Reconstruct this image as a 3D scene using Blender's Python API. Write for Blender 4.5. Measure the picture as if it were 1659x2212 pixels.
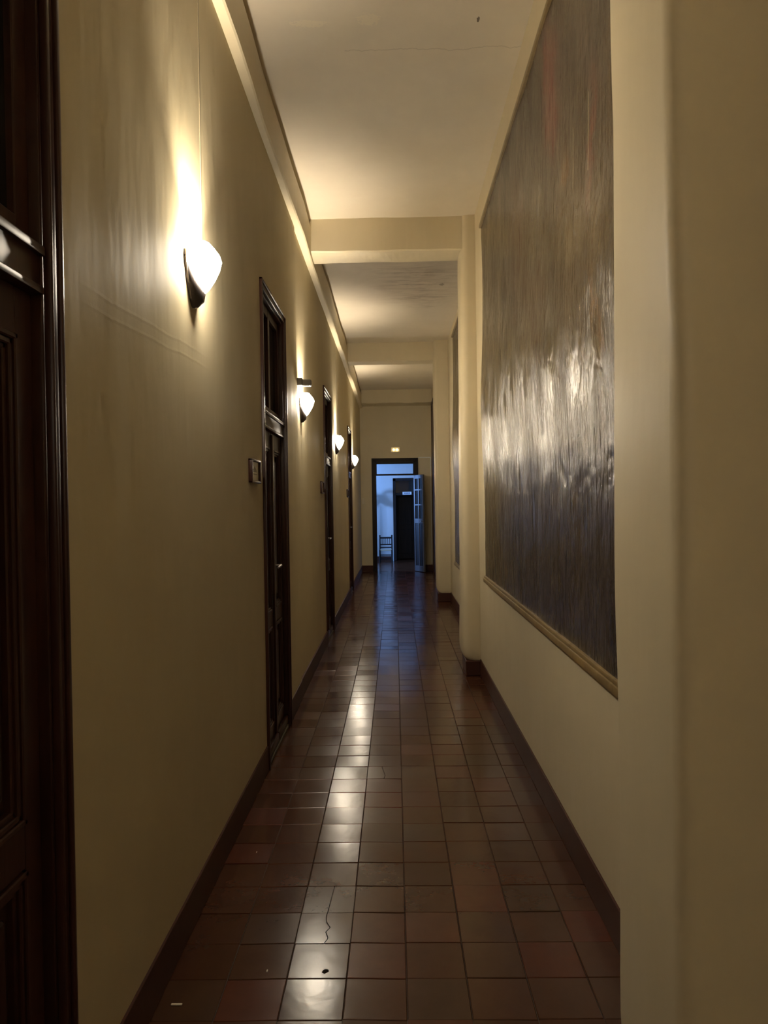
import bpy, bmesh, math, random
from mathutils import Vector, Matrix
from mathutils import noise as mnoise

for _o in list(bpy.data.objects):
    bpy.data.objects.remove(_o)
SC = bpy.context.scene
COL = SC.collection
random.seed(11)

# ------------------------------------------------------------------ camera
W_PX, FOC = 1659.0, 1601.2
YAW, PIT, ROL = -0.0148, -0.0101, -0.0154
EYE = Vector((0.0, 0.0, 1.58))
F = Vector((math.sin(YAW) * math.cos(PIT), math.cos(YAW) * math.cos(PIT), math.sin(PIT)))
R0 = Vector((math.cos(YAW), -math.sin(YAW), 0))
U0 = R0.cross(F)
RT = R0 * math.cos(ROL) + U0 * math.sin(ROL)
UP = U0 * math.cos(ROL) - R0 * math.sin(ROL)
cam_d = bpy.data.cameras.new('camera')
cam = bpy.data.objects.new('camera', cam_d)
COL.objects.link(cam)
cam_d.sensor_fit = 'HORIZONTAL'
cam_d.sensor_width = 36.0
cam_d.lens = 36.0 * FOC / W_PX
cam_d.clip_start = 0.05
m = Matrix((RT, UP, -F)).transposed().to_4x4()
m.translation = EYE
cam.matrix_world = m
SC.camera = cam

# ------------------------------------------------------------------ exposure, world, window light
SC.view_settings.view_transform = 'Standard'
SC.view_settings.look = 'None'
SC.view_settings.gamma = 1.0
SC.view_settings.use_curve_mapping = False
SC.view_settings.exposure = 2.12
wd = bpy.data.worlds.new('world')
SC.world = wd
wd.use_nodes = True
wd.node_tree.nodes['Background'].inputs[0].default_value = (0.05, 0.09, 0.2, 1)
wd.node_tree.nodes['Background'].inputs[1].default_value = 0.15
try:
    SC.cycles.max_bounces = 10
    SC.cycles.diffuse_bounces = 8
    SC.cycles.glossy_bounces = 4
    SC.cycles.sample_clamp_indirect = 6.0
    SC.cycles.use_denoising = True
except Exception:
    pass

LAMP_POWER = 35.0        # bulb in each wall sconce (W)
GLASS_GLOW = 36.0        # emission of the lit opal glass
BULB_COL = (1.0, 0.85, 0.64)

# daylight from the courtyard window of the far room (window opening in its left wall)
la = bpy.data.lights.new('courtyard_window_light', 'AREA')
la.shape = 'RECTANGLE'
la.size, la.size_y = 0.24, 0.34
la.energy = 46.0
la.color = (0.20, 0.42, 1.0)
lo = bpy.data.objects.new('courtyard_window_light', la)
COL.objects.link(lo)
lo.location = (-3.02, 18.95, 1.95)
lo.rotation_euler = (0, math.radians(-90), 0)


# ------------------------------------------------------------------ material helpers
def new_mat(name, color, rough=0.5, spec=0.5, metal=0.0):
    mt = bpy.data.materials.new(name)
    mt.use_nodes = True
    b = mt.node_tree.nodes['Principled BSDF']
    b.inputs['Base Color'].default_value = (*color, 1)
    b.inputs['Roughness'].default_value = rough
    b.inputs['Metallic'].default_value = metal
    b.inputs['Specular IOR Level'].default_value = spec
    return mt


class NT:
    def __init__(s, mt):
        s.t = mt.node_tree
        s.b = s.t.nodes['Principled BSDF']

    def n(s, typ, **kw):
        nd = s.t.nodes.new(typ)
        for k, v in kw.items():
            setattr(nd, k, v)
        return nd

    def l(s, a, b):
        s.t.links.new(a, b)

    def pos(s, scale=(1, 1, 1), coord='world'):
        if coord == 'world':
            g = s.n('ShaderNodeNewGeometry').outputs['Position']
        else:
            g = s.n('ShaderNodeTexCoord').outputs['Object']
        mp = s.n('ShaderNodeMapping')
        mp.inputs['Scale'].default_value = scale
        s.l(g, mp.inputs['Vector'])
        return mp.outputs[0]

    def noise(s, vec, scale=1.0, detail=4, rough=0.55, dist=0.0):
        nd = s.n('ShaderNodeTexNoise')
        nd.inputs['Scale'].default_value = scale
        nd.inputs['Detail'].default_value = detail
        nd.inputs['Roughness'].default_value = rough
        nd.inputs['Distortion'].default_value = dist
        s.l(vec, nd.inputs['Vector'])
        return nd.outputs['Fac']

    def ramp(s, fac, stops):
        r = s.n('ShaderNodeValToRGB')
        els = r.color_ramp.elements
        while len(els) < len(stops):
            els.new(0.5)
        for e, (p, c) in zip(els, stops):
            e.position = p
            e.color = (*c, 1) if len(c) == 3 else c
        s.l(fac, r.inputs[0])
        return r.outputs[0]

    def mix(s, fac, a, b, mode='MIX'):
        mx = s.n('ShaderNodeMix', data_type='RGBA', blend_type=mode)
        for sock, v in ((mx.inputs[0], fac), (mx.inputs[6], a), (mx.inputs[7], b)):
            if hasattr(v, 'links'):
                s.l(v, sock)
            elif isinstance(v, (int, float)):
                sock.default_value = v
            else:
                sock.default_value = (*v, 1)
        return mx.outputs[2]

    def math(s, op, a, b=None, c=None, clamp=False):
        nd = s.n('ShaderNodeMath', operation=op, use_clamp=clamp)
        for i, v in enumerate((a, b, c)):
            if v is None:
                continue
            if hasattr(v, 'links'):
                s.l(v, nd.inputs[i])
            else:
                nd.inputs[i].default_value = v
        return nd.outputs[0]

    def bump(s, h, strength=0.3, dist=0.01, normal=None):
        nd = s.n('ShaderNodeBump')
        nd.inputs['Strength'].default_value = strength
        nd.inputs['Distance'].default_value = dist
        s.l(h, nd.inputs['Height'])
        if normal is not None:
            s.l(normal, nd.inputs['Normal'])
        return nd.outputs[0]

    def sep(s, v):
        nd = s.n('ShaderNodeSeparateXYZ')
        s.l(v, nd.inputs[0])
        return nd.outputs

    def box_mask(s, y0, y1, z0, z1, soft=0.15, axes=(1, 2), warp=None):
        """soft world-space patch between y0..y1 and z0..z1"""
        g = s.n('ShaderNodeNewGeometry').outputs['Position']
        o = s.sep(g)
        out = None
        for ax, lo_, hi_ in ((axes[0], y0, y1), (axes[1], z0, z1)):
            v = o[ax]
            if warp is not None:
                v = s.math('ADD', v, warp)
            a = s.math('DIVIDE', s.math('SUBTRACT', v, lo_), soft, clamp=True)
            b = s.math('DIVIDE', s.math('SUBTRACT', hi_, v), soft, clamp=True)
            mm = s.math('MULTIPLY', a, b)
            out = mm if out is None else s.math('MULTIPLY', out, mm)
        return out


def plaster(name, base, dark, rough=0.42, bump=0.25, stains=None, spec=0.22, ridge=False):
    mt = new_mat(name, base, rough, spec)
    k = NT(mt)
    big = k.noise(k.pos((1, 1, 0.45)), 1.7, 5, 0.6)
    col = k.mix(k.ramp(big, [(0.35, (0, 0, 0)), (0.75, (1, 1, 1))]), dark, base)
    mot = k.noise(k.pos((1, 1, 1)), 9.0, 4, 0.6)
    col = k.mix(k.math('MULTIPLY', mot, 0.22), col, tuple(c * 0.78 for c in base))
    if stains:
        col = stains(k, col)
    k.l(col, k.b.inputs['Base Color'])
    und = k.noise(k.pos((1, 1, 0.30)), 4.0, 3, 0.5)
    fine = k.noise(k.pos(), 85.0, 3, 0.6)
    nrm = k.bump(und, bump, 0.03)
    if ridge:
        g = k.sep(k.n('ShaderNodeNewGeometry').outputs['Position'])
        wob = k.math('MULTIPLY_ADD', k.noise(k.pos((0, 1, 0)), 3.0, 4, 0.6), 0.03, -0.015)
        line = k.math('MULTIPLY_ADD', g[1], 0.055, 2.045)
        msk = k.box_mask(1.75, 3.3, 1.9, 2.4, 0.3)
        for off in (0.0, -0.045):
            d = k.math('ABSOLUTE', k.math('SUBTRACT', k.math('ADD', g[2], wob), k.math('ADD', line, off)))
            hgt = k.math('SUBTRACT', 1.0, k.math('DIVIDE', d, 0.009, clamp=True))
            nrm = k.bump(k.math('MULTIPLY', hgt, msk), 0.22, 0.002, nrm)
    nrm = k.bump(fine, 0.10, 0.002, nrm)
    k.l(nrm, k.b.inputs['Normal'])
    rr = k.math('MULTIPLY_ADD', k.noise(k.pos(), 3.0, 3), 0.2, rough - 0.1)
    k.l(rr, k.b.inputs['Roughness'])
    return mt


def ceiling_stains(k, col):
    nz = k.noise(k.pos((1.0, 5.0, 1)), 2.6, 8, 0.72, 0.6)
    warp = k.math('MULTIPLY_ADD', k.noise(k.pos(), 2.0, 3), 0.8, -0.4)
    msk = k.box_mask(-0.25, 0.95, 7.9, 10.0, 0.55, (0, 1), warp)
    st = k.math('MULTIPLY', k.ramp(nz, [(0.46, (0, 0, 0)), (0.60, (1, 1, 1))]), msk)
    col = k.mix(k.math('MULTIPLY', st, 0.62), col, (0.20, 0.15, 0.10))
    broad = k.box_mask(-0.7, 0.9, 7.3, 9.8, 0.5, (0, 1), warp)
    col = k.mix(k.math('MULTIPLY', broad, 0.22), col, (0.30, 0.22, 0.17))
    # hairline crack across the near bay, small chipped hole, pale patched spots
    g = k.sep(k.n('ShaderNodeNewGeometry').outputs['Position'])
    wob = k.math('MULTIPLY_ADD', k.noise(k.pos((1, 0, 0)), 4.0, 5, 0.6), 0.16, 4.22)
    d = k.math('ABSOLUTE', k.math('SUBTRACT', g[1], wob))
    crk = k.math('MULTIPLY', k.math('LESS_THAN', d, 0.004), k.math('GREATER_THAN', g[0], -0.25))
    col = k.mix(k.math('MULTIPLY', crk, 0.30), col, (0.25, 0.2, 0.14))
    for (hx, hy, rx, ry, cc, am) in ((0.492, 4.05, 0.008, 0.022, (0.08, 0.05, 0.035), 0.85),
                                     (0.60, 8.9, 0.03, 0.05, (0.12, 0.08, 0.06), 0.6),
                                     (-0.10, 4.03, 0.06, 0.05, (0.80, 0.72, 0.52), 0.35),
                                     (-0.43, 4.05, 0.10, 0.03, (0.80, 0.72, 0.52), 0.35)):
        dx = k.math('DIVIDE', k.math('SUBTRACT', g[0], hx), rx)
        dy = k.math('DIVIDE', k.math('SUBTRACT', g[1], hy), ry)
        rr = k.math('ADD', k.math('MULTIPLY', dx, dx), k.math('MULTIPLY', dy, dy))
        rr = k.math('ADD', rr, k.math('MULTIPLY_ADD', k.noise(k.pos(), 60.0, 4), 5.0, -2.4))
        col = k.mix(k.math('MULTIPLY', k.math('LESS_THAN', rr, 1.0), am), col, cc)
    return col


def left_stains(k, col):
    # sooty smudge high on the wall beside the nearest lamp
    warp = k.math('MULTIPLY_ADD', k.noise(k.pos(), 6.0, 4), 0.5, -0.25)
    msk = k.box_mask(2.45, 2.72, 2.85, 3.12, 0.12, (1, 2), warp)
    nz = k.ramp(k.noise(k.pos((1, 1, 1)), 14.0, 6, 0.7), [(0.45, (0, 0, 0)), (0.7, (1, 1, 1))])
    col = k.mix(k.math('MULTIPLY', k.math('MULTIPLY', msk, nz), 0.35), col, (0.25, 0.2, 0.12))
    return col


M_WALL_L = plaster('cream_wall_paint_left', (0.60, 0.53, 0.365), (0.54, 0.47, 0.315), 0.64, 0.28, left_stains, 0.04, True)
M_WALL_R = plaster('cream_wall_paint_right', (0.65, 0.575, 0.41), (0.60, 0.525, 0.365), 0.48, 0.30)
M_CEIL = plaster('ceiling_paint', (0.71, 0.645, 0.53), (0.66, 0.595, 0.48), 0.6, 0.2, ceiling_stains)
M_ROOM = plaster('far_room_whitewash', (0.62, 0.62, 0.60), (0.56, 0.56, 0.55), 0.6, 0.2)


def wood_mat(name, c1, c2, rough=0.28, spec=0.5, scale=(14, 14, 1.2)):
    mt = new_mat(name, c1, rough, spec)
    k = NT(mt)
    g = k.noise(k.pos(scale), 1.6, 6, 0.62, 0.8)
    k.l(k.mix(k.ramp(g, [(0.3, (0, 0, 0)), (0.75, (1, 1, 1))]), c1, c2), k.b.inputs['Base Color'])
    k.l(k.bump(g, 0.12, 0.003), k.b.inputs['Normal'])
    return mt


M_WOOD = wood_mat('dark_varnished_wood', (0.030, 0.011, 0.008), (0.062, 0.024, 0.016), 0.34, 0.30)
M_WOOD2 = wood_mat('dark_panel_wood', (0.022, 0.009, 0.007), (0.045, 0.018, 0.013), 0.36, 0.4)
M_FARWOOD = wood_mat('far_door_wood', (0.012, 0.009, 0.009), (0.024, 0.018, 0.017), 0.5, 0.2)
M_BLUEWOOD = wood_mat('worn_painted_leaf', (0.07, 0.07, 0.08), (0.12, 0.12, 0.13), 0.4, 0.45)
M_GLASSDARK = new_mat('dark_door_pane', (0.012, 0.012, 0.014), 0.08, 0.6)
M_SKIRT = new_mat('maroon_skirting_tile', (0.060, 0.020, 0.014), 0.5, 0.25)
_k = NT(M_SKIRT)
_c = _k.mix(_k.noise(_k.pos(), 7.0, 5, 0.6), (0.045, 0.015, 0.011), (0.085, 0.032, 0.021))
_k.l(_c, _k.b.inputs['Base Color'])
M_GROUT = new_mat('grey_grout', (0.085, 0.060, 0.048), 0.8, 0.2)
M_METAL = new_mat('dark_lamp_metal', (0.10, 0.085, 0.08), 0.38, 0.5, 0.7)
M_CHROME = new_mat('worn_steel', (0.55, 0.53, 0.50), 0.28, 0.5, 1.0)
M_GREY = new_mat('grey_plastic', (0.16, 0.15, 0.14), 0.5, 0.4)
M_PALE = new_mat('pale_plastic', (0.62, 0.56, 0.44), 0.5, 0.4)
M_TRUNK = new_mat('painted_wire_cover', (0.33, 0.28, 0.19), 0.45, 0.4)
M_GOLD = wood_mat('tarnished_gold_moulding', (0.16, 0.11, 0.05), (0.30, 0.215, 0.10), 0.42, 0.5, (6, 6, 6))
M_CARD = new_mat('aged_paper_card', (0.50, 0.46, 0.35), 0.35, 0.5)
M_INK = new_mat('faded_print', (0.20, 0.17, 0.12), 0.5, 0.3)
M_SIGNW = new_mat('white_sign', (0.75, 0.78, 0.80), 0.5, 0.3)
M_SIGNINK = new_mat('blue_grey_sign_print', (0.12, 0.14, 0.22), 0.5, 0.3)
M_RUSH = new_mat('woven_rush', (0.42, 0.36, 0.24), 0.7, 0.2)
M_LEAF = new_mat('palm_leaf', (0.035, 0.07, 0.025), 0.5, 0.3)
M_POT = new_mat('clay_pot', (0.22, 0.09, 0.05), 0.7, 0.3)
M_STONE = new_mat('stone_sill', (0.14, 0.12, 0.10), 0.5, 0.3)


def emis(name, col, st):
    mt = new_mat(name, (0.8, 0.78, 0.7), 0.3)
    b = mt.node_tree.nodes['Principled BSDF']
    b.inputs['Emission Color'].default_value = (*col, 1)
    b.inputs['Emission Strength'].default_value = st
    return mt


M_GLOW = emis('lit_opal_glass', (1.0, 0.87, 0.68), GLASS_GLOW)
M_EXITGLOW = emis('lit_emergency_bulb', (1.0, 0.72, 0.32), 5.0)


def tile_material():
    mt = new_mat('terracotta_tile', (0.10, 0.04, 0.025), 0.2, 0.42)
    k = NT(mt)
    g = k.n('ShaderNodeNewGeometry').outputs['Position']
    o = k.sep(g)
    ix = k.math('FLOOR', k.math('DIVIDE', k.math('ADD', o[0], 0.185 + 20.0), 0.2))
    iy = k.math('FLOOR', k.math('DIVIDE', k.math('ADD', o[1], 20.0 - 0.0548), 0.2))
    cb = k.n('ShaderNodeCombineXYZ')
    k.l(ix, cb.inputs[0])
    k.l(iy, cb.inputs[1])
    wn = k.n('ShaderNodeTexWhiteNoise', noise_dimensions='2D')
    k.l(cb.outputs[0], wn.inputs['Vector'])
    base = k.ramp(wn.outputs['Value'], [(0.0, (0.060, 0.0210, 0.0105)), (0.35, (0.076, 0.0270, 0.0130)),
                                        (0.6, (0.082, 0.0290, 0.0135)), (0.8, (0.066, 0.0290, 0.0150)),
                                        (0.86, (0.082, 0.0280, 0.0130)), (0.92, (0.092, 0.0250, 0.0120)), (1.0, (0.100, 0.0250, 0.0120))])
    mot = k.noise(k.pos(), 6.0, 6, 0.65)
    col = k.mix(k.ramp(mot, [(0.35, (0, 0, 0)), (0.7, (1, 1, 1))]), base, (0.6, 0.6, 0.6), 'MULTIPLY')
    col = k.mix(0.5, base, col)
    worn = k.noise(k.pos(), 22.0, 5, 0.7)
    col = k.mix(k.math('MULTIPLY', k.ramp(worn, [(0.62, (0, 0, 0)), (0.80, (1, 1, 1))]), 0.05), col, (0.10, 0.07, 0.055))
    k.l(col, k.b.inputs['Base Color'])
    wr = k.math('MULTIPLY_ADD', wn.outputs['Value'], 0.06, 0.10)
    # foot traffic has polished the second and third columns from the left door line
    wear = k.noise(k.pos((1, 1, 1)), 5.0, 5, 0.6)
    rg = k.math('ADD', wr, k.math('MULTIPLY', wear, 0.12))
    k.l(rg, k.b.inputs['Roughness'])
    und = k.noise(k.pos(), 11.0, 3, 0.5)
    nrm = k.bump(und, 0.10, 0.006)
    nrm = k.bump(worn, 0.05, 0.002, nrm)
    k.l(nrm, k.b.inputs['Normal'])
    return mt


M_TILE = tile_material()


def canvas_material(name, zlo, zhi):
    mt = new_mat(name, (0.05, 0.035, 0.022), 0.3, 0.8)
    k = NT(mt)
    base_n = k.noise(k.pos((1, 3.2, 0.7)), 1.5, 6, 0.65, 0.7)
    col = k.ramp(base_n, [(0.25, (0.018, 0.012, 0.008)), (0.5, (0.052, 0.035, 0.020)), (0.75, (0.094, 0.064, 0.034))])
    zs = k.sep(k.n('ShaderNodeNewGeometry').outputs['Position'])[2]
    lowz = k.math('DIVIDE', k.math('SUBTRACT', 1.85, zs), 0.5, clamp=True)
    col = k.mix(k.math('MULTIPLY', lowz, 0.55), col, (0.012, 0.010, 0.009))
    # long vertical drips
    drip = k.noise(k.pos((1, 34, 1.0)), 1.2, 5, 0.7)
    col = k.mix(k.math('MULTIPLY', k.ramp(drip, [(0.42, (0, 0, 0)), (0.72, (1, 1, 1))]), 0.32), col, (0.125, 0.10, 0.07))
    warp = k.math('MULTIPLY_ADD', k.noise(k.pos((1, 1, 0.7)), 3.0, 5, 0.6), 0.9, -0.45)
    for (y0, y1, z0, z1, cc, am) in ((2.68, 2.86, 2.65, 3.25, (0.20, 0.030, 0.018), 0.8),
                                     (3.3, 3.65, 3.2, 3.8, (0.16, 0.032, 0.020), 0.75),
                                     (3.05, 3.3, 2.85, 3.05, (0.26, 0.13, 0.04), 0.9),
                                     (2.68, 2.80, 2.15, 2.50, (0.32, 0.13, 0.04), 0.95),
                                     (3.6, 4.2, 2.2, 2.9, (0.10, 0.06, 0.035), 0.5),
                                     (4.2, 4.7, 2.6, 3.5, (0.10, 0.03, 0.018), 0.45)):
        msk = k.box_mask(y0, y1, z0, z1, 0.13, (1, 2), warp)
        col = k.mix(k.math('MULTIPLY', msk, am), col, cc)
    # thin scratches through the paint
    g = k.sep(k.n('ShaderNodeNewGeometry').outputs['Position'])
    for (y, za, zb) in ((2.776, 2.81, 3.10), (3.018, 2.82, 3.09)):
        d = k.math('LESS_THAN', k.math('ABSOLUTE', k.math('SUBTRACT', g[1], y)), 0.0035)
        zz = k.math('MULTIPLY', k.math('GREATER_THAN', g[2], za), k.math('LESS_THAN', g[2], zb))
        col = k.mix(k.math('MULTIPLY', k.math('MULTIPLY', d, zz), 0.7), col, (0.45, 0.36, 0.2))
    # fine craquelure
    v = k.n('ShaderNodeTexVoronoi', feature='DISTANCE_TO_EDGE')
    mv = k.pos((1, 1.0, 1.6))
    wv = k.n('ShaderNodeVectorMath', operation='ADD')
    nv = k.n('ShaderNodeTexNoise')
    nv.inputs['Scale'].default_value = 6.0
    nv.inputs['Detail'].default_value = 5
    k.l(mv, nv.inputs['Vector'])
    sc_ = k.n('ShaderNodeVectorMath', operation='SCALE')
    sc_.inputs['Scale'].default_value = 0.35
    k.l(nv.outputs['Color'], sc_.inputs[0])
    k.l(mv, wv.inputs[0])
    k.l(sc_.outputs[0], wv.inputs[1])
    v.inputs['Scale'].default_value = 2.6
    k.l(wv.outputs[0], v.inputs['Vector'])
    cm = k.box_mask(2.3, 4.2, 1.72, 2.2, 0.2, (1, 2), warp)
    edge = k.math('LESS_THAN', v.outputs['Distance'], 0.011)
    crack = k.math('MULTIPLY', edge, cm)
    col = k.mix(crack, col, (0.008, 0.006, 0.005))
    k.l(col, k.b.inputs['Base Color'])
    stk = k.noise(k.pos((1, 26, 1.8)), 1.3, 6, 0.7)
    rg = k.math('ADD', k.math('MULTIPLY', k.noise(k.pos((1, 5, 2.2)), 1.6, 5, 0.65), 0.26), -0.01)
    rg = k.math('MULTIPLY_ADD', k.sep(k.ramp(stk, [(0.38, (0, 0, 0)), (0.62, (1, 1, 1))]))[0], 0.13, rg)
    rg = k.math('MULTIPLY_ADD', lowz, 0.06, rg)
    k.l(rg, k.b.inputs['Roughness'])
    st = k.noise(k.pos((1, 40, 1.6)), 1.3, 5, 0.65)
    gate = k.ramp(k.noise(k.pos((1, 3, 2.0)), 1.4, 4), [(0.35, (0.15, 0.15, 0.15)), (0.65, (1, 1, 1))])
    mid = k.noise(k.pos((1, 16, 1.4)), 1.3, 4, 0.6)
    st = k.math('MULTIPLY', k.math('ADD', k.math('MULTIPLY', st, 0.55), mid), k.sep(gate)[0])
    nrm = k.bump(st, 0.9, 0.018)
    bl = k.noise(k.pos((1, 5, 4)), 3.0, 5, 0.6)
    nrm = k.bump(bl, 0.22, 0.02, nrm)
    nrm = k.bump(k.math('SUBTRACT', 1.0, crack), 0.6, 0.004, nrm)
    k.l(nrm, k.b.inputs['Normal'])
    return mt


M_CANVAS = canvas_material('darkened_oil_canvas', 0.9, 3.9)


# ------------------------------------------------------------------ geometry helpers
def box(bm, x0, x1, y0, y1, z0, z1, bev=0.0, seg=1):
    if x1 < x0:
        x0, x1 = x1, x0
    vs = [bm.verts.new((x, y, z)) for x in (x0, x1) for y in (y0, y1) for z in (z0, z1)]
    idx = ((0, 1, 3, 2), (4, 6, 7, 5), (0, 4, 5, 1), (2, 3, 7, 6), (0, 2, 6, 4), (1, 5, 7, 3))
    fs = [bm.faces.new([vs[i] for i in f]) for f in idx]
    if bev > 0:
        es = list({e for f in fs for e in f.edges})
        bmesh.ops.bevel(bm, geom=es, offset=bev, segments=seg, affect='EDGES', profile=0.5)
    return vs


def lathe(bm, prof, cx, cy, cz, n=16, a0=0.0, a1=2 * math.pi, sx=1.0, sy=1.0):
    """profile [(r, z)] swept about z; partial sweeps stay open"""
    full = abs(a1 - a0 - 2 * math.pi) < 1e-6
    k = n if full else n + 1
    rings = []
    for r, z in prof:
        rings.append([bm.verts.new((cx + sx * r * math.cos(a0 + (a1 - a0) * i / n),
                                    cy + sy * r * math.sin(a0 + (a1 - a0) * i / n), cz + z)) for i in range(k)])
    for a, b in zip(rings[:-1], rings[1:]):
        for i in range(n):
            j = (i + 1) % k
            bm.faces.new((a[i], a[j], b[j], b[i]))
    return rings


def tube(bm, p0, p1, r0, r1=None, n=8):
    r1 = r0 if r1 is None else r1
    p0, p1 = Vector(p0), Vector(p1)
    d = (p1 - p0).normalized()
    a = d.orthogonal().normalized()
    b = d.cross(a)
    rr = []
    for p, r in ((p0, r0), (p1, r1)):
        rr.append([bm.verts.new(p + (a * math.cos(2 * math.pi * i / n) + b * math.sin(2 * math.pi * i / n)) * r) for i in range(n)])
    for i in range(n):
        j = (i + 1) % n
        bm.faces.new((rr[0][i], rr[0][j], rr[1][j], rr[1][i]))
    bm.faces.new(rr[0][::-1])
    bm.faces.new(rr[1])


def obj(name, bm, mat, parent=None, smooth=False, label=None, kind=None, cat=None, group=None, angle=None):
    bmesh.ops.recalc_face_normals(bm, faces=bm.faces[:])
    me = bpy.data.meshes.new(name)
    bm.to_mesh(me)
    bm.free()
    mats = mat if isinstance(mat, (list, tuple)) else [mat]
    for mm in mats:
        me.materials.append(mm)
    if smooth:
        me.polygons.foreach_set('use_smooth', [True] * len(me.polygons))
        if angle:
            try:
                me.set_sharp_from_angle(angle=math.radians(angle))
            except Exception:
                pass
    o = bpy.data.objects.new(name, me)
    COL.objects.link(o)
    if parent is not None:
        o.parent = parent
    tag(o, label, cat, group, kind)
    return o


def tag(o, label=None, cat=None, group=None, kind=None):
    for kk, vv in (('label', label), ('category', cat), ('group', group), ('kind', kind)):
        if vv:
            o[kk] = vv


def empty(name, loc, label=None, cat=None, group=None, kind=None):
    o = bpy.data.objects.new(name, None)
    o.empty_display_size = 0.05
    COL.objects.link(o)
    o.location = loc
    tag(o, label, cat, group, kind)
    return o


def shift(bm, loc):
    for v in bm.verts:
        v.co -= Vector(loc)


def copy_tree(src, loc, label, parent=None):
    c = src.copy()
    COL.objects.link(c)
    if parent is None:
        c.location = loc
        if label:
            c['label'] = label
    else:
        c.parent = parent
    for ch in src.children:
        copy_tree(ch, None, None, c)
    return c


B = bmesh.new

# ------------------------------------------------------------------ main dimensions (metres)
YB, YE = -5.0, 17.5               # back and end of the corridor
XL, XL2 = -0.785, -0.797          # left wall, two plaster planes (step at STEP_Y)
STEP_Y = 6.06
XR, XR2 = 0.765, 0.885            # right wall in the near and in the farther bays
ZC = 4.20                         # ceiling
P_Y = [1.49, 6.77, 11.92]         # near faces of the pillars
DOORS = [(0.78, 1.735), (4.405, 5.36), (8.41, 9.365), (12.72, 13.675)]
DOOR_H = 2.945
ZBAND = 3.85
END_X0, END_X1, END_H = -0.465, 0.49, 2.60

# ------------------------------------------------------------------ floor of tiles
bm = B()
box(bm, -0.80, 0.90, YB, YE, -0.06, -0.0050)
floor = obj('floor', bm, M_GROUT, kind='structure')
J = 0.0026
cols_near = [(-0.785, -0.585), (-0.585, -0.385), (-0.385, -0.185), (-0.185, 0.015), (0.015, 0.215), (0.215, 0.415), (0.415, 0.615), (0.615, 0.765)]
col_far = (0.765, 0.885)
ROW0 = 2.2548 - 0.2 * 37
TH = 0.012
mesh_cache = {}


def tile_mesh(w, l):
    key = (round(w, 3), round(l, 3))
    if key not in mesh_cache:
        b = B()
        box(b, -w / 2 + J * .5, w / 2 - J * .5, -l / 2 + J * .5, l / 2 - J * .5, -TH, 0, 0.0018)
        bmesh.ops.recalc_face_normals(b, faces=b.faces[:])
        me = bpy.data.meshes.new('tile')
        b.to_mesh(me)
        b.free()
        me.materials.append(M_TILE)
        mesh_cache[key] = me
    return mesh_cache[key]


def tile_outline(name, pts, z=0.0):
    b = B()
    top = [b.verts.new((x, y, z)) for x, y in pts]
    bot = [b.verts.new((x, y, z - TH)) for x, y in pts]
    b.faces.new(top)
    for i in range(len(pts)):
        j = (i + 1) % len(pts)
        b.faces.new((top[i], bot[i], bot[j], top[j]))
    return obj(name, b, M_TILE, floor)


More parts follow.
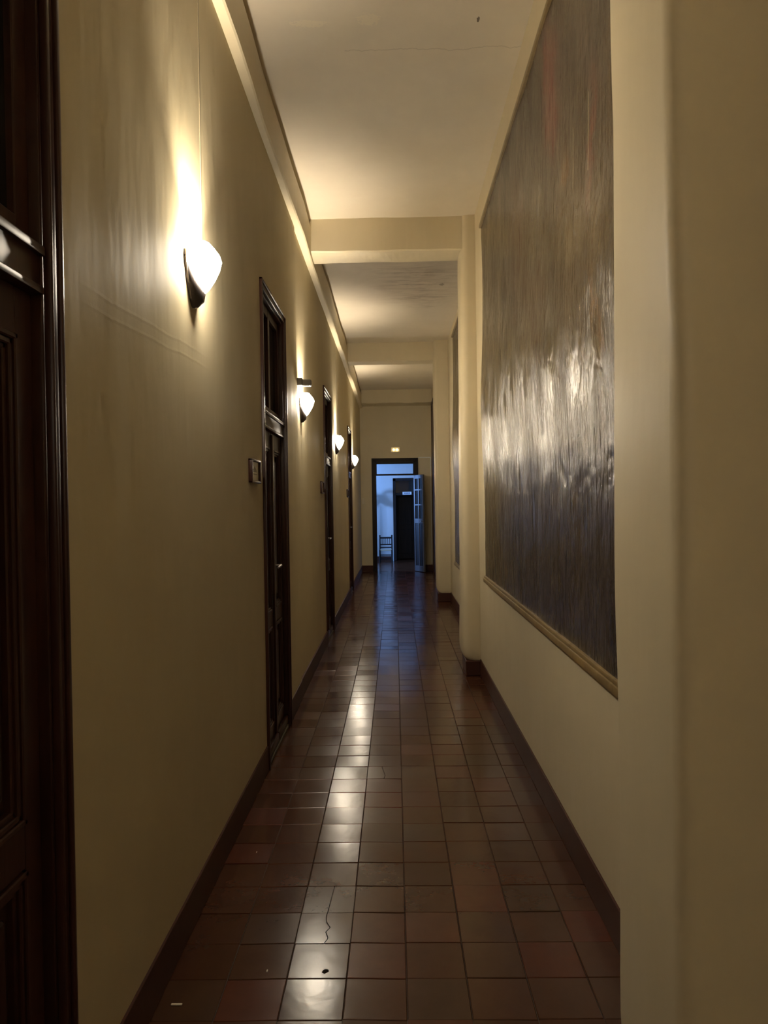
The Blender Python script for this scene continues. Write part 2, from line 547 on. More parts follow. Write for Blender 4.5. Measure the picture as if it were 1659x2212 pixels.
rest = B()
n_tiles = 0
r = 0
while True:
    y0 = ROW0 + 0.2 * r
    if y0 > YE:
        break
    y1 = min(y0 + 0.2, YE)
    if y1 - max(y0, YB) < 0.02:
        r += 1
        continue
    cols = list(cols_near)
    if y0 > 6.75:
        cols = cols_near[:7] + [(0.615, 0.815), (0.815, 0.885)]
    for ci, (x0, x1) in enumerate(cols):
        yy0 = max(y0, YB)
        single = 2.2 < y0 < 9.1
        # cracked and broken tiles of the photograph
        if ci == 2 and abs(y0 - 2.6548) < 0.01:
            ym = [y0 + J / 2, y0 + .03, y0 + .07, y0 + .10, y0 + .14, y0 + .18, y1 - J / 2]
            xm = [-.279, -.268, -.280, -.266, -.285, -.288, -.285]
            tile_outline('tile', [(x0 + J / 2, ym[0])] + [(x - .002, y) for x, y in zip(xm, ym)] + [(x0 + J / 2, ym[-1])])
            tile_outline('tile', [(x + .002, y) for x, y in zip(xm, ym)][::-1] + [(x1 - J / 2, ym[0]), (x1 - J / 2, ym[-1])], 0.0004)
            n_tiles += 2
            continue
        if ci == 2 and abs(y0 - 2.8548) < 0.01:
            tile_outline('tile', [(x0 + J / 2, y0 + J / 2), (-.2865, y0 + J / 2), (-.275, y1 - J / 2), (x0 + J / 2, y1 - J / 2)])
            tile_outline('tile', [(-.2835, y0 + J / 2), (x1 - J / 2, y0 + J / 2), (x1 - J / 2, y1 - J / 2), (-.272, y1 - J / 2)])
            n_tiles += 2
            continue
        if ci == 3 and abs(y0 - 4.2548) < 0.01:
            tile_outline('tile', [(x0 + J / 2, y0 + J / 2), (-.088, y0 + J / 2), (-.082, y0 + .05), (-.104, y1 - J / 2), (x0 + J / 2, y1 - J / 2)], 0.0008)
            tile_outline('tile', [(-.085, y0 + J / 2), (x1 - J / 2, y0 + J / 2), (x1 - J / 2, y1 - J / 2), (-.100, y1 - J / 2), (-.079, y0 + .05)])
            n_tiles += 2
            continue
        # uneven laying: every tile sits a hair proud and tilts a little
        tx = random.gauss(0, 0.007)
        ty = random.gauss(0, 0.003)
        if ci == 1:
            ty -= 0.020
        if ci == 3:
            ty += 0.020
        if ci in (4, 5):
            ty += 0.008
        dz = random.uniform(-0.0006, 0.0006)
        cx, cy = (x0 + x1) / 2, (yy0 + y1) / 2
        if single and n_tiles < 298 and (y1 - yy0) > 0.19:
            t = bpy.data.objects.new('tile', tile_mesh(x1 - x0, 0.2))
            COL.objects.link(t)
            t.parent = floor
            t.location = (cx, cy, dz)
            t.rotation_euler = (tx, ty, 0)
            n_tiles += 1
        else:
            vs = []
            n0 = len(rest.verts)
            box(rest, x0 + J / 2, x1 - J / 2, yy0 + J / 2, y1 - J / 2, -TH, 0)
            rest.verts.ensure_lookup_table()
            for v in rest.verts[n0:]:
                v.co.z += dz + (v.co.x - cx) * -ty + (v.co.y - cy) * tx
    r += 1
obj('outlying_tiles', rest, M_TILE, floor, kind='stuff')
# dark chip lost from the polished tile in the foreground
bm = B()
pts = [(-.271, 2.487), (-.262, 2.480), (-.248, 2.492), (-.249, 2.500), (-.262, 2.503), (-.268, 2.498)]
top = [bm.verts.new((x, y, 0.0025)) for x, y in pts]
bot = [bm.verts.new((x, y, 0.0)) for x, y in pts]
bm.faces.new(top)
for i in range(6):
    bm.faces.new((top[i], bot[i], bot[(i + 1) % 6], top[(i + 1) % 6]))
obj('dark_crumb', bm, new_mat('black_grit', (0.01, 0.008, 0.006), 0.9, 0.1),
    label='small black crumb lying on the shiny foreground tile', cat='debris')
for i, (x, y) in enumerate([(-.458, 2.496), (-.655, 3.36)]):
    bm = B()
    box(bm, x - .002, x + .002, y - .006, y + .006, 0.0005, 0.004, 0.001)
    obj('pale_crumb', bm, M_PALE, label=('tiny white crumb on the floor left of the shiny tile',
        'tiny white crumb on the floor near the left skirting')[i], cat='debris')
bm = B()
box(bm, -.735, -.700, 2.325, 2.333, 0.0005, 0.004, 0.001)
o_ = obj('paper_scrap', bm, M_PALE, label='thin pale scrap on the floor at the bottom left corner', cat='debris')

# ------------------------------------------------------------------ left wall with door openings
bm = B()
segs = [YB] + [v for d in DOORS for v in (d[0] + .03, d[1] - .03)] + [YE]
for i in range(0, len(segs), 2):
    a, b_ = segs[i], segs[i + 1]
    cuts = [a] + ([STEP_Y] if a < STEP_Y < b_ else []) + [b_]
    for c0, c1 in zip(cuts[:-1], cuts[1:]):
        xf = XL if c1 <= STEP_Y + 1e-6 else XL2
        box(bm, -1.15, xf, c0, c1, -0.06, ZC + 0.1)
for d in DOORS:
    xf = XL if d[1] < STEP_Y else XL2
    box(bm, -1.15, xf, d[0] + .03, d[1] - .03, DOOR_H - .03, ZC + 0.1)
wall_left = obj('wall_left', bm, M_WALL_L, kind='structure')

# ------------------------------------------------------------------ right wall
bm = B()
box(bm, XR, 1.15, YB, 6.9, -0.06, ZC + 0.1)
box(bm, XR2, 1.15, 6.9, YE, -0.06, ZC + 0.1)
obj('wall_right', bm, M_WALL_R, kind='structure')

# ------------------------------------------------------------------ ceiling, wall behind the camera
bm = B()
box(bm, -0.80, 0.90, YB, YE, ZC, ZC + 0.1)
obj('ceiling', bm, M_CEIL, kind='structure')
bm = B()
box(bm, -0.80, 0.80, YB - 0.15, YB, -0.06, ZC + 0.1)
obj('wall_back', bm, M_WALL_R, kind='structure')

# ------------------------------------------------------------------ end wall with the doorway
bm = B()
box(bm, -1.15, END_X0, YE, YE + .18, -0.06, ZC + 0.1)
box(bm, END_X1, 1.15, YE, YE + .18, -0.06, ZC + 0.1)
box(bm, END_X0, END_X1, YE, YE + .18, END_H, ZC + 0.1)
obj('wall_end', bm, M_WALL_R, kind='structure')

# ------------------------------------------------------------------ long band beam under the ceiling, left side
bm = B()
n = 60
ys = [YB + (YE - YB) * i / n for i in range(n + 1)]
prof = [(-0.83, ZBAND), (-0.742, ZBAND), (-0.732, ZBAND + .008), (-0.730, ZC - .075), (-0.734, ZC - .068), (-0.752, ZC - .062), (-0.752, ZC + .02), (-0.83, ZC + .02)]
rings = []
for y in ys:
    wv = 0.004 * math.sin(y * 2.3) + 0.003 * math.sin(y * 5.1 + 1)
    rings.append([bm.verts.new((x + (wv if 0 < i < 6 else 0), y, z + (wv * .8 if i in (0, 1, 2) else 0))) for i, (x, z) in enumerate(prof)])
for a, b_ in zip(rings[:-1], rings[1:]):
    for i in range(len(prof)):
        j = (i + 1) % len(prof)
        bm.faces.new((a[i], b_[i], b_[j], a[j]))
bm.faces.new(rings[0])
bm.faces.new(rings[-1][::-1])
obj('trim_1', bm, M_WALL_R, kind='structure', label='long plaster band along the left wall top')

# ------------------------------------------------------------------ cross beams
beam_labels = ['nearest cream plaster beam crossing the corridor ceiling',
               'second cream plaster beam, above the middle pillar',
               'last plaster beam, flush against the end wall']
for i, (y, zb, x1) in enumerate([(6.80, 3.895, 0.76), (12.02, 3.90, 0.88), (16.95, 3.895, 0.88)]):
    bm = B()
    w = .32 if i < 2 else YE - 16.95
    nx = 24
    # slightly wavy hand-plastered faces
    rr = []
    for s in range(nx + 1):
        x = -0.74 + (x1 + 0.74) * s / nx
        a = 0.004 * math.sin(x * 7 + i) + 0.003 * math.sin(x * 15)
        rr.append([bm.verts.new(p) for p in ((x, y + a, ZC + .01), (x, y + a, zb + .012 + a), (x, y + a + .012, zb + a), (x, y + w - .012, zb - a * .5), (x, y + w, zb + .012), (x, y + w, ZC + .01))])
    for a, b_ in zip(rr[:-1], rr[1:]):
        for q in range(6):
            p = (q + 1) % 6
            bm.faces.new((a[q], a[p], b_[p], b_[q]))
    bm.faces.new(rr[0])
    bm.faces.new(rr[-1][::-1])
    obj('ceiling_beam', bm, M_WALL_R, label=beam_labels[i], cat='beam', group='ceiling beams')


# ------------------------------------------------------------------ pillars on the right wall
def pillar(y0, depth, xf, xw, rad, label, lean=0.0, plinth_in=0.03, seed=0, hp=0.14):
    t = empty('pillar', ((xf + xw) / 2, y0 + depth / 2, 0), label, 'pillar', 'pillars against the right wall')
    bm = B()
    zs = [hp, hp + .008, hp + .03, hp + .06, hp + .09, hp + .13] + [hp + .13 + (ZC + .01 - hp - .13) * i / 40 for i in range(1, 41)]
    ins = {0: .042, 1: .030, 2: .016, 3: .007, 4: .002}
    rings = []
    for zi, z in enumerate(zs):
        o_in = ins.get(zi, 0.0)
        ring = []
        x0 = xf + o_in + lean * (z / ZC)
        ya, yb = y0 + o_in * .35, y0 + depth - o_in * .35
        rd = rad
        pts = [(xw, ya)]
        for kk in range(9):
            a = math.pi * .5 * kk / 8
            pts.append((x0 + rd - rd * math.sin(a), ya + rd - rd * math.cos(a)))
        for kk in range(9):
            a = math.pi * .5 * kk / 8
            pts.append((x0 + rd - rd * math.cos(a), yb - rd + rd * math.sin(a)))
        pts.append((xw, yb))
        for (x, y) in pts:
            nz = mnoise.noise(Vector((x * 3 + seed, y * 3, z * 1.3))) * .007 + mnoise.noise(Vector((x * 9 + seed, y * 9, z * 5))) * .0022
            dx = nz if x < xw - .001 else 0
            ring.append(bm.verts.new((x + dx, y - (nz if x < xw - .001 else 0) * .6, z)))
        rings.append(ring)
    for a, b_ in zip(rings[:-1], rings[1:]):
        for q in range(len(a) - 1):
            bm.faces.new((a[q], a[q + 1], b_[q + 1], b_[q]))
        bm.faces.new((a[-1], a[0], b_[0], b_[-1]))
    bm.faces.new(rings[0])
    bm.faces.new(rings[-1][::-1])
    shift(bm, t.location)
    obj('shaft', bm, M_WALL_R, t, smooth=True, angle=50)
    bm = B()
    box(bm, xf + plinth_in, xw - .002, y0 - .004, y0 + depth + .004, 0.001, hp, 0.008, 2)
    shift(bm, t.location)
    obj('plinth', bm, M_SKIRT, t, label='dark maroon tiled foot of the pillar')
    return t


pillar(1.49, .445, .562, .764, .045, 'nearest pillar, cut by the right edge of the picture', seed=3.1)
pillar(6.77, .36, .597, .764, .075, 'second pillar, round-cornered, at the far end of the large painting', lean=.035, seed=8.2)
pillar(11.92, .36, .655, .884, .05, 'third pillar, farthest down the corridor on the right', lean=.0, plinth_in=.018, seed=5.5)

# ------------------------------------------------------------------ skirting
bm = B()
edges = [YB] + [v for d in DOORS for v in (d[0] - .0, d[1] + .0)] + [YE]
for i in range(0, len(edges), 2):
    a, b_ = edges[i], edges[i + 1]
    cuts = [a] + ([STEP_Y] if a < STEP_Y < b_ else []) + [b_]
    for c0, c1 in zip(cuts[:-1], cuts[1:]):
        xf = XL if c1 <= STEP_Y + 1e-6 else XL2 + .006
        box(bm, xf - .012, xf + .008, c0 + .001, c1 - .001, 0.001, 0.15, 0.002)
obj('baseboard_left', bm, M_SKIRT, kind='structure')
bm = B()
for a, b_, xx in ((YB + .01, 1.485, XR), (1.94, 6.765, XR), (7.14, 11.91, XR2), (12.29, YE, XR2)):
    box(bm, xx - .008, xx + .012, a, b_, 0.001, 0.155, 0.002)
obj('baseboard_right', bm, M_SKIRT, kind='structure')
bm = B()
box(bm, -.789, -.537, YE - .009, YE + .01, 0.001, 0.145, 0.002)
box(bm, .566, .876, YE - .009, YE + .01, 0.001, 0.145, 0.002)
obj('baseboard_end', bm, M_SKIRT, kind='structure')


# ------------------------------------------------------------------ doors of the left wall
def left_door(idx, y0, y1, xf):
    """tall varnished double door with a transom light, all local to its base"""
    base = Vector((xf, (y0 + y1) / 2, 0))
    t = empty('door_%d' % idx, base, kind='structure')
    hw = (y1 - y0) / 2
    H = DOOR_H

    def fin(b):
        return b

    # stepped architrave and lining
    bm = B()
    for (o0, o1, x0, x1) in ((0.0, .016, -.01, .018), (.016, .042, -.01, .008), (.042, .056, -.01, .013), (.056, .070, -.15, -.004)):
        box(bm, x0, x1, -hw + o0, -hw + o1, 0.001, H - o0, .004, 2)
        box(bm, x0, x1, hw - o1, hw - o0, 0.001, H - o0, .004, 2)
        box(bm, x0, x1, -hw + o0, hw - o0, H - o1, H - o0, .004, 2)
    obj('door_frame', bm, M_WOOD, t, smooth=True, angle=40)
    ih = hw - .070
    FWD = .034          # the leaves sit only a little behind the wall plane
    # transom rail
    bm = B()
    box(bm, -.12, -.006, -ih - .002, ih + .002, 2.070, 2.165, .004, 2)
    box(bm, -.05, .006, -ih - .002, ih + .002, 2.150, 2.172, .004, 2)
    box(bm, -.05, .002, -ih - .002, ih + .002, 2.064, 2.082, .004, 2)
    obj('transom_rail', bm, M_WOOD, t, smooth=True, angle=40)
    # transom window: two panes with frames
    bm = B()
    zt = H - .070
    xa, xb = -.105, -.065
    box(bm, xa, xb, -ih, ih, zt - .06, zt, .003)
    box(bm, xa, xb, -ih, ih, 2.165, 2.225, .003)
    for c in (-ih + .03, 0, ih - .03):
        box(bm, xa - .001, xb + .001, c - .03, c + .03, 2.166, zt - .001, .003)
    tf = obj('transom_window', bm, M_WOOD, t)
    tf.location.x = FWD
    for s in (-1, 1):
        bm = B()
        ya, yb = sorted((s * .03, s * (ih - .06)))
        box(bm, -.088, -.082, ya - .004, yb + .004, 2.22, zt - .055)
        obj('pane', bm, M_GLASSDARK, tf)
    # two leaves
    for s in (-1, 1):
        ya, yb = sorted((s * .003, s * (ih - .002)))
        bm = B()
        xa, xb = -.105, -.062
        st = .075
        box(bm, xa, xb, ya, ya + st, .02, 2.066, .003)
        box(bm, xa, xb, yb - st, yb, .02, 2.066, .003)
        for za, zb in ((.02, .17), (.80, .90), (1.96, 2.066)):
            box(bm, xa + .001, xb - .001, ya + st - .004, yb - st + .004, za, zb, .003)
        lf = obj('leaf', bm, M_WOOD, t)
        lf.location.x = FWD
        # mouldings round the panels
        for za, zb in ((.17, .80), (.90, 1.96)):
            bm = B()
            yi0, yi1 = ya + st, yb - st
            for o0, xo in ((0.0, -.054), (.014, -.060), (.026, -.068)):
                w = .014
                box(bm, -.09, xo, yi0 + o0, yi0 + o0 + w, za + o0, zb - o0, .003)
                box(bm, -.09, xo, yi1 - o0 - w, yi1 - o0, za + o0, zb - o0, .003)
                box(bm, -.09, xo, yi0 + o0, yi1 - o0, za + o0, za + o0 + w, .003)
                box(bm, -.09, xo, yi0 + o0, yi1 - o0, zb - o0 - w, zb - o0, .003)
            obj('moulding', bm, M_WOOD, lf)
            bm = B()
            yi0 += .03
            yi1 -= .03
            box(bm, -.094, -.084, yi0 - .004, yi1 + .004, za + .026, zb - .026)
            box(bm, -.086, -.074, yi0 + .03, yi1 - .03, za + .07, zb - .07, .009)
            obj('panel', bm, M_WOOD2, lf)
        if s == 1:
            bm = B()
            box(bm, -.10, -.046, ya - .022, ya + .022, .03, 2.05, .006, 2)
            obj('astragal', bm, M_WOOD, lf, smooth=True, angle=40)
            bm = B()
            box(bm, -.062, -.056, ya + .026, ya + .060, 1.06, 1.26, .002)
            obj('lock_plate', bm, M_CHROME, lf, label='worn metal lock plate')
            bm = B()
            tube(bm, (-.057, ya + .043, 1.185), (-.012, ya + .043, 1.185), .008)
            tube(bm, (-.014, ya + .047, 1.185), (-.014, ya - .075, 1.180), .008, .006)
            obj('handle', bm, M_CHROME, lf, smooth=True, angle=50, label='metal lever handle')
        # weather bar at the foot
        bm = B()
        box(bm, -.063, -.036, ya + .004, yb - .004, .028, .085, .008, 2)
        obj('kick_rail', bm, M_WOOD, lf, smooth=True, angle=40)
    bm = B()
    box(bm, -.20, .0, -ih, ih, -.004, .018, .003)
    obj('threshold', bm, M_STONE, t)
    # rough backing so that no light leaks round the leaves
    bm = B()
    box(bm, -.24, -.16, -hw + .03, hw - .03, -.004, H - .03)
    obj('backing_board', bm, M_WOOD2, t)
    return t


for i, (a, b_) in enumerate(DOORS):
    left_door(i + 1, a, b_, XL if b_ < STEP_Y else XL2)


# ------------------------------------------------------------------ framed plates beside the doors
def plate_sign(y0, xf, label):
    t = empty('framed_plate', (xf, y0 + .14, 1.775), label, 'sign', 'framed plates beside the doors')
    w, h = .135, .066
    bm = B()
    for (a, b_, c, d) in ((-w, w, h - .013, h), (-w, w, -h, -h + .013), (-w, -w + .02, -h, h), (w - .02, w, -h, h)):
        box(bm, 0, .022, a, b_, c, d, .004, 2)
    obj('frame', bm, M_WOOD, t, smooth=True, angle=40)
    bm = B()
    box(bm, .002, .009, -w + .015, w - .015, -h + .009, h - .009)
    c = obj('card', bm, M_CARD, t)
    # printed emblem: a dark dome over a flat bar, and one faint line of print
    bm = B()
    pts = [(-.055 + .11 * i / 12, .004 + .020 * math.sin(math.pi * i / 12) + (.006 if i == 6 else 0)) for i in range(13)]
    vf = [bm.verts.new((.0098, y, z)) for y, z in pts] + [bm.verts.new((.0098, .055, -.004)), bm.verts.new((.0098, -.055, -.004))]
    vb = [bm.verts.new((.0085, v.co.y, v.co.z)) for v in vf]
    bm.faces.new(vf)
    for i in range(len(vf)):
        j = (i + 1) % len(vf)
        bm.faces.new((vf[i], vb[i], vb[j], vf[j]))
    box(bm, .0085, .0096, -.07, .07, -.018, -.0135)
    obj('emblem', bm, M_INK, c)
    return t


plate_sign(3.972, XL, 'framed card plate just left of the nearest fully visible door')
plate_sign(7.92, XL2, 'small framed plate left of the middle door')
plate_sign(12.24, XL2, 'tiny framed plate left of the farthest left-hand door')


# ------------------------------------------------------------------ wall sconces
def sconce(y, z, xf, label):
    t = empty('wall_sconce', (xf, y, z), label, 'lamp', 'wall sconces')
    # outer metal cup hugging the wall, pointed below
    bm = B()
    prof = [(.002, -.192), (.022, -.187), (.046, -.164), (.070, -.124), (.090, -.076), (.104, -.032), (.108, -.018)]
    lathe(bm, [(r_, z_ + .012) for r_, z_ in prof], 0, 0, 0, 16, -math.pi / 2, math.pi / 2, 1.0, 1.10)
    for v in bm.verts:                      # the rim slopes back to the wall: a crescent from the side
        v.co.x *= min(1.0, .20 + .95 * max(0, (-.03 - v.co.z) / .15))
    obj('metal_cup', bm, M_METAL, t, smooth=True)
    bm = B()
    vs_f = []
    out = [(0, -.180), (.05, -.155), (.09, -.085), (.115, -.015), (.108, .02), (-.108, .02), (-.115, -.015), (-.09, -.085), (-.05, -.155)]
    fr = [bm.verts.new((.010, a, c)) for a, c in out]
    bk = [bm.verts.new((0, a, c)) for a, c in out]
    bm.faces.new(fr)
    bm.faces.new(bk[::-1])
    for i in range(len(out)):
        j = (i + 1) % len(out)
        bm.faces.new((fr[i], bk[i], bk[j], fr[j]))
    obj('backplate', bm, M_METAL, t)
    # glowing opal glass bowl, open at the top
    bm = B()
    prof = [(.004, -.138), (.024, -.130), (.050, -.104), (.074, -.066), (.092, -.028), (.100, .004), (.092, .028), (.074, .052), (.056, .072)]
    lathe(bm, prof, .016, 0, 0, 16, -math.pi / 2, math.pi / 2, 1.0, 1.0)
    g = obj('glass_shade', bm, M_GLOW, t, smooth=True)
    bm = B()
    tube(bm, (.020, 0, -.160), (.030, 0, -.132), .007, .010)
    obj('finial', bm, M_CHROME, t, smooth=True)
    ld = bpy.data.lights.new('bulb', 'POINT')
    ld.energy = LAMP_POWER
    ld.color = BULB_COL
    ld.shadow_soft_size = .022
    lo_ = bpy.data.objects.new('bulb', ld)
    COL.objects.link(lo_)
    lo_.parent = t
    lo_.location = (.046, 0, -.005)
    return t


lamps = [(-1.7, 2.55, XL, 'added fill sconce behind the viewpoint, out of view, brightening the nearest pillar'),  # added lamp, never in view; lifts the near pillar's front face
         (2.92, 2.545, XL, 'nearest lit wall sconce, brightest and largest on the left wall'),
         (6.38, 2.475, XL2, 'second lit wall sconce, below the grey bracket'),
         (10.10, 2.455, XL2, 'third lit wall sconce, past the middle door'),
         (14.05, 2.440, XL2, 'farthest lit wall sconce, nearest the end wall')]
for a in lamps:
    sconce(*a)

# surface wire covers running up from the lamps
for (y, z0, xf, lb) in ((3.078, 2.66, XL, 'painted wire cover rising from the nearest sconce'),
                        (10.24, 2.50, XL2, 'painted wire cover rising beside the third sconce')):
    bm = B()
    box(bm, xf, xf + .003, y - .006, y + .006, z0, ZBAND)
    obj('wire_cover', bm, M_TRUNK, label=lb, cat='cable cover')

# grey bracket just above the second sconce
t = empty('wall_bracket', (XL2, 6.12, 2.60), 'grey metal bracket sticking out above the second sconce', 'bracket')
bm = B()
box(bm, 0, .055, -.045, .045, -.030, .030, .006)
obj('mount', bm, M_GREY, t)
bm = B()
box(bm, .045, .125, -.035, .035, -.034, .018, .008)
obj('head', bm, M_GREY, t)


# ------------------------------------------------------------------ paintings on the right wall
def painting(y0, y1, z0, z1, xw, label, ragged=True, seed=0, frame=True):
    t = empty('wall_painting', (xw, (y0 + y1) / 2, (z0 + z1) / 2), label, 'painting', 'old canvases on the right wall')
    bm = B()
    ny, nz = 46, 70
    g = []
    for i in range(ny + 1):
        row = []
        for j in range(nz + 1):
            u, v = i / ny, j / nz
            y = y0 + (y1 - y0) * u
            z = z0 + (z1 - z0) * v
            if i == ny and ragged:
                y += -.012 + .035 * mnoise.noise(Vector((seed, z * 2.2, 0))) + .016 * mnoise.noise(Vector((seed, z * 11, 3)))
            buck = .008 * mnoise.noise(Vector((y * 2.1 + seed, z * .8, 1))) + .0035 * mnoise.noise(Vector((y * 9, z * 2.0, seed)))
            buck -= .022 * math.exp(-((z - 2.32) / .45) ** 2)
            row.append(bm.verts.new((xw - .020 + buck, y, z)))
        g.append(row)
    for i in range(ny):
        for j in range(nz):
            bm.faces.new((g[i][j], g[i + 1][j], g[i + 1][j + 1], g[i][j + 1]))
    # folded edge back to the wall
    border = [g[i][0] for i in range(ny + 1)] + [g[ny][j] for j in range(1, nz + 1)] + [g[i][nz] for i in range(ny - 1, -1, -1)] + [g[0][j] for j in range(nz - 1, 0, -1)]
    back = [bm.verts.new((xw - .001, v.co.y, v.co.z)) for v in border]
    for i in range(len(border)):
        j = (i + 1) % len(border)
        bm.faces.new((border[i], back[i], back[j], border[j]))
    shift(bm, t.location)
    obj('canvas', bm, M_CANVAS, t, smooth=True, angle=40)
    if frame:
        bm = B()
        box(bm, xw - .040, xw - .001, y0, y1 + .01, z0 - .030, z0 + .004, .006, 2)
        box(bm, xw - .034, xw - .001, y0, y1 + .005, z0 + .002, z0 + .022, .005, 2)
        shift(bm, t.location)
        obj('frame_rail', bm, M_GOLD, t, smooth=True, angle=40, label='tarnished bottom moulding')
        bm = B()
        box(bm, xw - .036, xw - .001, y0, y1 + .01, z1 - .004, z1 + .026, .006, 2)
        shift(bm, t.location)
        obj('frame_rail', bm, M_GOLD, t, smooth=True, angle=40, label='tarnished top moulding')
    return t


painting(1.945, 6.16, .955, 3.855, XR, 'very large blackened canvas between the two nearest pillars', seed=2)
painting(7.5, 10.75, .72, 3.98, XR2, 'dark canvas seen edge-on between the second and third pillars', seed=7)

# dark door edge beyond the third pillar
t = empty('door_5', (XR2, 16.70, 0), kind='structure')
bm = B()
for a, b_, c, d in ((-.45, -.37, .001, 3.9), (.37, .45, .001, 3.9), (-.45, .45, 3.82, 3.9)):
    box(bm, -.022, .01, a, b_, c, d, .004)
obj('door_frame', bm, M_WOOD, t)
bm = B()
box(bm, -.010, .005, -.372, .372, .03, 3.83)
lf = obj('leaf', bm, M_WOOD2, t)
for za, zb in ((.15, 1.0), (1.1, 2.3), (2.4, 3.7)):
    bm = B()
    box(bm, -.016, -.008, -.30, .30, za, zb, .006)
    obj('panel', bm, M_WOOD2, lf)

# ------------------------------------------------------------------ end doorway
t = empty('door_6', (0.0125, YE, 0), kind='structure')
bm = B()
hw = .5475
for o0, o1, yf in ((0, .03, -.030), (.03, .072, -.018)):
    for s in (-1, 1):
        a, b_ = sorted((s * (hw - o0), s * (hw - o1)))
        box(bm, a, b_, yf, .0, .001, 2.67 - o0, .003)
    box(bm, -hw + o0, hw - o0, yf, 0, 2.67 - o1, 2.67 - o0, .003)
for s in (-1, 1):
    a, b_ = sorted((s * .478, s * .445))
    box(bm, a, b_, -.012, .185, .001, 2.60)
box(bm, -.478, .478, -.012, .185, 2.57, 2.60)
obj('door_frame', bm, M_FARWOOD, t)
bm = B()
box(bm, -.447, .447, .03, .10, 2.262, 2.300, .003)
obj('transom_rail', bm, M_FARWOOD, t)
bm = B()
for a, b_, c, d in ((-.447, .447, 2.535, 2.572), (-.447, -.43, 2.30, 2.54), (.43, .447, 2.30, 2.54)):
    box(bm, a, b_, .045, .08, c, d)
tw = obj('transom_window', bm, M_FARWOOD, t)
# open leaf, hinged at the right jamb and swung into the corridor
hx, hy = .455, -.02
ex, ey = .655, -.475
L = math.hypot(ex - hx, ey - hy)
ang = math.atan2(ey - hy, ex - hx)
leaf = bpy.data.objects.new('leaf', None)
bm = B()
st = .058
H0, H1 = .012, 2.258
for a in (0, L / 2 - st * .35, L - st):
    box(bm, a, a + (st if a != L / 2 - st * .35 else st * .7), -.02, .02, H0, H1, .003)
for c, d in ((H0, .14), (1.13, 1.24), (1.545, 1.575), (1.895, 1.925), (H1 - .085, H1)):
    box(bm, st - .003, L - st + .003, -.018, .018, c, d, .003)
leaf = obj('leaf', bm, M_BLUEWOOD, t)
leaf.location = (hx, hy, 0)
leaf.rotation_euler = (0, 0, ang)
xa, xm0, xm1, xb = st - .004, L / 2 - st * .35 + .004, L / 2 + st * .35 - .004, L - st + .004
for (c, d) in ((1.235, 1.55), (1.57, 1.90), (1.92, H1 - .08)):
    for (a, b_) in ((xa, xm0), (xm1, xb)):
        bm = B()
        box(bm, a, b_, -.003, .003, c, d)
        obj('pane', bm, M_GLASSDARK, leaf)
for (a, b_) in ((xa, xm0), (xm1, xb)):
    bm = B()
    box(bm, a, b_, -.008, .008, .13, 1.14)
    box(bm, a + .02, b_ - .02, -.013, .013, .18, 1.09, .004)
    obj('panel', bm, M_FARWOOD, leaf)
bm = B()
tube(bm, (L - .03, -.020, 1.18), (L - .03, -.055, 1.18), .008)
tube(bm, (L - .025, -.052, 1.18), (L - .10, -.052, 1.18), .008)
obj('handle', bm, M_CHROME, leaf)

# ------------------------------------------------------------------ fittings on the end wall
t = empty('emergency_light', (.032, YE, 2.868), 'small emergency light with two glowing bulbs above the end door', 'lamp')
bm = B()
box(bm, -.115, .115, -.045, 0, -.065, .065, .012, 2)
obj('housing', bm, M_PALE, t)
for s in (-.038, .040):
    bm = B()
    bmesh.ops.create_uvsphere(bm, u_segments=12, v_segments=8, radius=.020)
    for v in bm.verts:
        v.co += Vector((s, -.055, -.005))
    obj('bulb', bm, M_EXITGLOW, t, smooth=True)
t = empty('wall_box', (-.748, YE, 1.665), 'small pale box on the end wall left of the doorway', 'switch box')
bm = B()
box(bm, -.036, .036, -.03, 0, -.07, .07, .005)
obj('cover', bm, M_PALE, t)
bm = B()
box(bm, -.012, .012, -.036, -.028, -.02, .02, .002)
obj('button', bm, M_PALE, t)
bm = B()
box(bm, .566, .862, YE - .016, YE - .001, 2.665, 2.683)
box(bm, .848, .864, YE - .016, YE - .001, .152, 2.67)
obj('cable_trunking', bm, M_SIGNW, label='thin pale trunking beside and above the open door leaf', cat='cable cover')

# ------------------------------------------------------------------ the room beyond
RY0, RY1, RX0, RX1 = YE + .18, 20.75, -3.05, 2.4
bm = B()
box(bm, RX0 - .1, RX1 + .1, YE + .0, 23.2, -0.08, -.004)
obj('floor_far_room', bm, M_TILE, kind='structure')
bm = B()
box(bm, END_X0 + .02, END_X1 - .02, YE, YE + .19, -.004, .002)
obj('threshold_slab', bm, M_TILE, kind='structure')
bm = B()
BD0, BD1, BDH = -.03, .60, 2.29
box(bm, RX0, BD0, RY1, RY1 + .2, -.06, 3.2)
box(bm, BD1, RX1, RY1, RY1 + .2, -.06, 3.2)
box(bm, BD0, BD1, RY1, RY1 + .2, BDH, 3.2)
obj('wall_far_back', bm, M_ROOM, kind='structure')
bm = B()
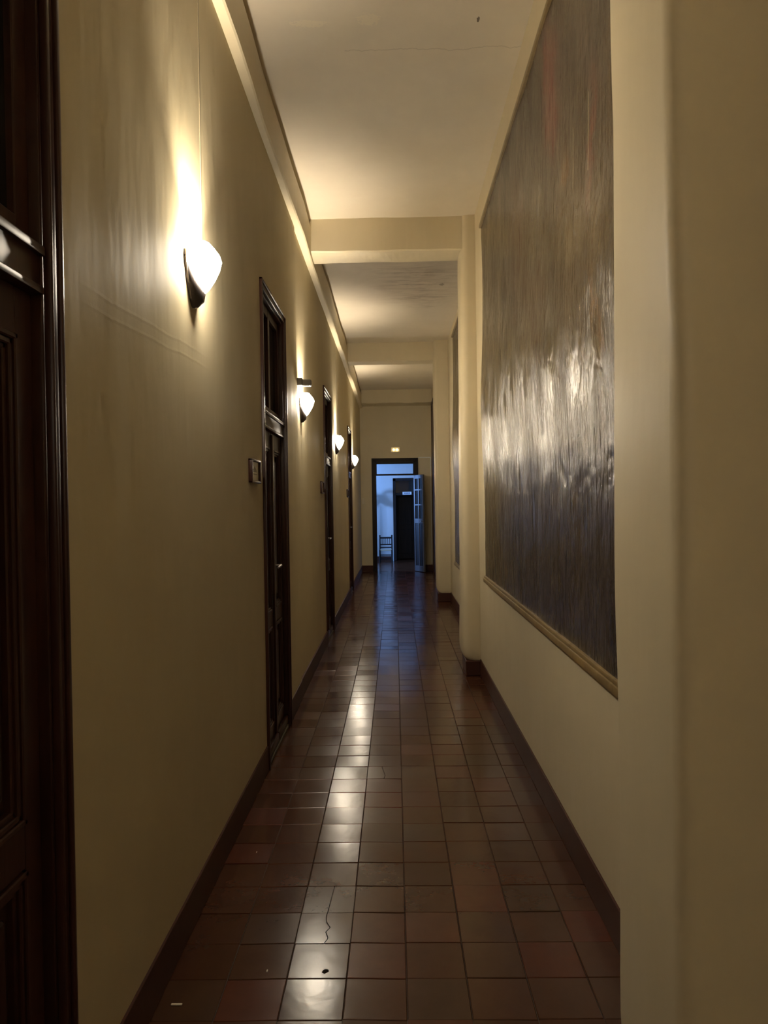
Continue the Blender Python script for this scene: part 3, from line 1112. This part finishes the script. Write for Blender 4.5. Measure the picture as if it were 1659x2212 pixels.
# window opening in the left wall: frame of wall round the lit window
wy0, wy1, wz0, wz1 = 18.55, 19.35, 1.40, 2.50
box(bm, RX0 - .12, RX0, RY0 - .18, wy0, -.06, 3.2)
box(bm, RX0 - .12, RX0, wy1, RY1 + .2, -.06, 3.2)
box(bm, RX0 - .12, RX0, wy0, wy1, -.06, wz0)
box(bm, RX0 - .12, RX0, wy0, wy1, wz1, 3.2)
obj('wall_far_left', bm, M_ROOM, kind='structure')
bm = B()
box(bm, RX1, RX1 + .1, RY0, 23.2, -.06, 3.2)
obj('wall_far_right', bm, M_ROOM, kind='structure')
bm = B()
box(bm, RX0 - .1, RX1 + .1, RY0, 23.2, 3.2, 3.3)
obj('ceiling_far_room', bm, M_ROOM, kind='structure')
bm = B()
box(bm, RX0, RX1, 23.0, 23.1, -.06, 3.2)
box(bm, RX0, RX0 + .1, RY1 + .2, 23.0, -.06, 3.2)
obj('wall_far_passage', bm, M_FARWOOD, kind='structure')
bm = B()
box(bm, RX0, -1.15, RY0 - .01, RY0, -.06, 3.2)
box(bm, 1.15, RX1, RY0 - .01, RY0, -.06, 3.2)
obj('wall_far_front', bm, M_ROOM, kind='structure')
bm = B()
box(bm, RX0, BD0 - .09, RY1 - .012, RY1, .0, .13, .002)
obj('baseboard_far', bm, M_SKIRT, kind='structure')
# dark door in the back wall
t = empty('door_7', ((BD0 + BD1) / 2, RY1, 0), kind='structure')
hw = (BD1 - BD0) / 2
bm = B()
for s in (-1, 1):
    a, b_ = sorted((s * (hw + .02), s * (hw - .06)))
    box(bm, a, b_, -.025, .22, 0, BDH + .02, .004)
box(bm, -hw - .02, hw + .02, -.025, .22, BDH - .06, BDH + .02, .004)
box(bm, -hw, hw, .0, .12, 1.83, 1.90, .004)
obj('door_frame', bm, M_FARWOOD, t)
bm = B()
box(bm, -hw + .05, hw - .05, .03, .05, 1.89, BDH - .05)
obj('transom_pane', bm, M_GLASSDARK, t)
bm = B()
box(bm, -hw + .055, hw - .055, .60, .64, .012, 2.1)
lf = obj('leaf', bm, M_FARWOOD, t)
for c, d in ((.15, .85), (.98, 1.9)):
    bm = B()
    box(bm, -hw + .12, hw - .12, .588, .602, c, d, .006)
    obj('panel', bm, M_FARWOOD, lf)
bm = B()
box(bm, -.02, .25, RY1 - .035 - RY1, -.026, 1.845, 1.935)
t2 = empty('room_sign', (.345, RY1 - .03, 1.885), 'narrow white sign on the dark doorway of the far room', 'sign')
bm.free()
bm = B()
box(bm, -.125, .125, -.006, .004, -.042, .042, .002)
obj('plate', bm, M_SIGNW, t2)
bm = B()
for a, w in ((-.075, .022), (-.045, .018), (-.018, .026), (.018, .02), (.046, .03)):
    box(bm, a, a + w, -.0075, -.0055, -.014, .016)
obj('lettering', bm, M_SIGNINK, t2)

# chair against the far wall
t = empty('rush_chair', (-.262, 20.22, 0), 'small dark ladder-back chair with a rush seat in the blue-lit room', 'chair')
w, dp, hs, hb = .165, .17, .33, .735
for sx in (-1, 1):
    bm = B()
    tube(bm, (sx * w, dp, 0), (sx * w, dp + .03, hb - .03), .021, .019, 10)
    bmesh.ops.create_uvsphere(bm, u_segments=8, v_segments=6, radius=.024, matrix=Matrix.Translation((sx * w, dp + .03, hb - .015)))
    obj('leg', bm, M_FARWOOD, t, smooth=True, angle=50)
    bm = B()
    tube(bm, (sx * w, -dp, 0), (sx * w, -dp, hs + .02), .022, .022, 10)
    obj('leg', bm, M_FARWOOD, t, smooth=True, angle=50)
for z, hh in ((.675, .035), (.485, .026), (.405, .024)):
    bm = B()
    box(bm, -w, w, dp + .012, dp + .032, z - hh, z + hh * .4, .004)
    obj('back_rail', bm, M_FARWOOD, t)
for i in range(5):
    bm = B()
    x = -.105 + .0525 * i
    tube(bm, (x, dp + .022, .485), (x, dp + .026, .66), .008, .008, 8)
    obj('spindle', bm, M_FARWOOD, t)
bm = B()
box(bm, -w + .004, w - .004, -dp + .005, dp - .005, hs - .012, hs + .014, .01, 2)
obj('seat', bm, M_RUSH, t)
for z in (.10, .20):
    for (a, b_) in (((-w, -dp, z), (w, -dp, z)), ((-w, dp, z), (w, dp, z)), ((-w, -dp, z + .03), (-w, dp, z + .03)), ((w, -dp, z + .03), (w, dp, z + .03))):
        bm = B()
        tube(bm, a, b_, .009, .009, 8)
        obj('stretcher', bm, M_FARWOOD, t)

# potted palm beside the courtyard window; only its shadow reaches the doorway's view
t = empty('potted_palm', (-1.12, 20.25, 0), 'potted palm by the window whose blurred shadow falls behind the chair', 'plant')
bm = B()
lathe(bm, [(.0, .0), (.11, .0), (.16, .30), (.17, .30), (.17, .33), (.15, .33), (.0, .28)], 0, 0, 0, 16)
obj('pot', bm, M_POT, t, smooth=True, angle=40)
bm = B()
tube(bm, (-.03, 0, .28), (-.05, .01, 1.72), .022, .016)
tube(bm, (.05, .02, .28), (.07, .02, 1.65), .018, .012)
obj('stem', bm, M_LEAF, t, smooth=True)
for i in range(16):
    a = i * 2.399
    le = .24 + .10 * random.random()
    up = random.uniform(-.05, .30)
    c = Vector((.02, .01, 1.78))
    d = Vector((math.cos(a), math.sin(a) * .9, 0))
    side = Vector((-d.y, d.x, 0))
    bm = B()
    prev = None
    for s in range(6):
        u = s / 5
        p = c + d * le * u + Vector((0, 0, up * math.sin(u * 2.2) - .18 * u * u))
        wd_ = .055 * math.sin(math.pi * min(1, u * .85 + .12)) + .004
        ring = [bm.verts.new(p - side * wd_), bm.verts.new(p + Vector((0, 0, .008))), bm.verts.new(p + side * wd_)]
        if prev:
            bm.faces.new((prev[0], prev[1], ring[1], ring[0]))
            bm.faces.new((prev[1], prev[2], ring[2], ring[1]))
        prev = ring
    obj('leaf', bm, M_LEAF, t)
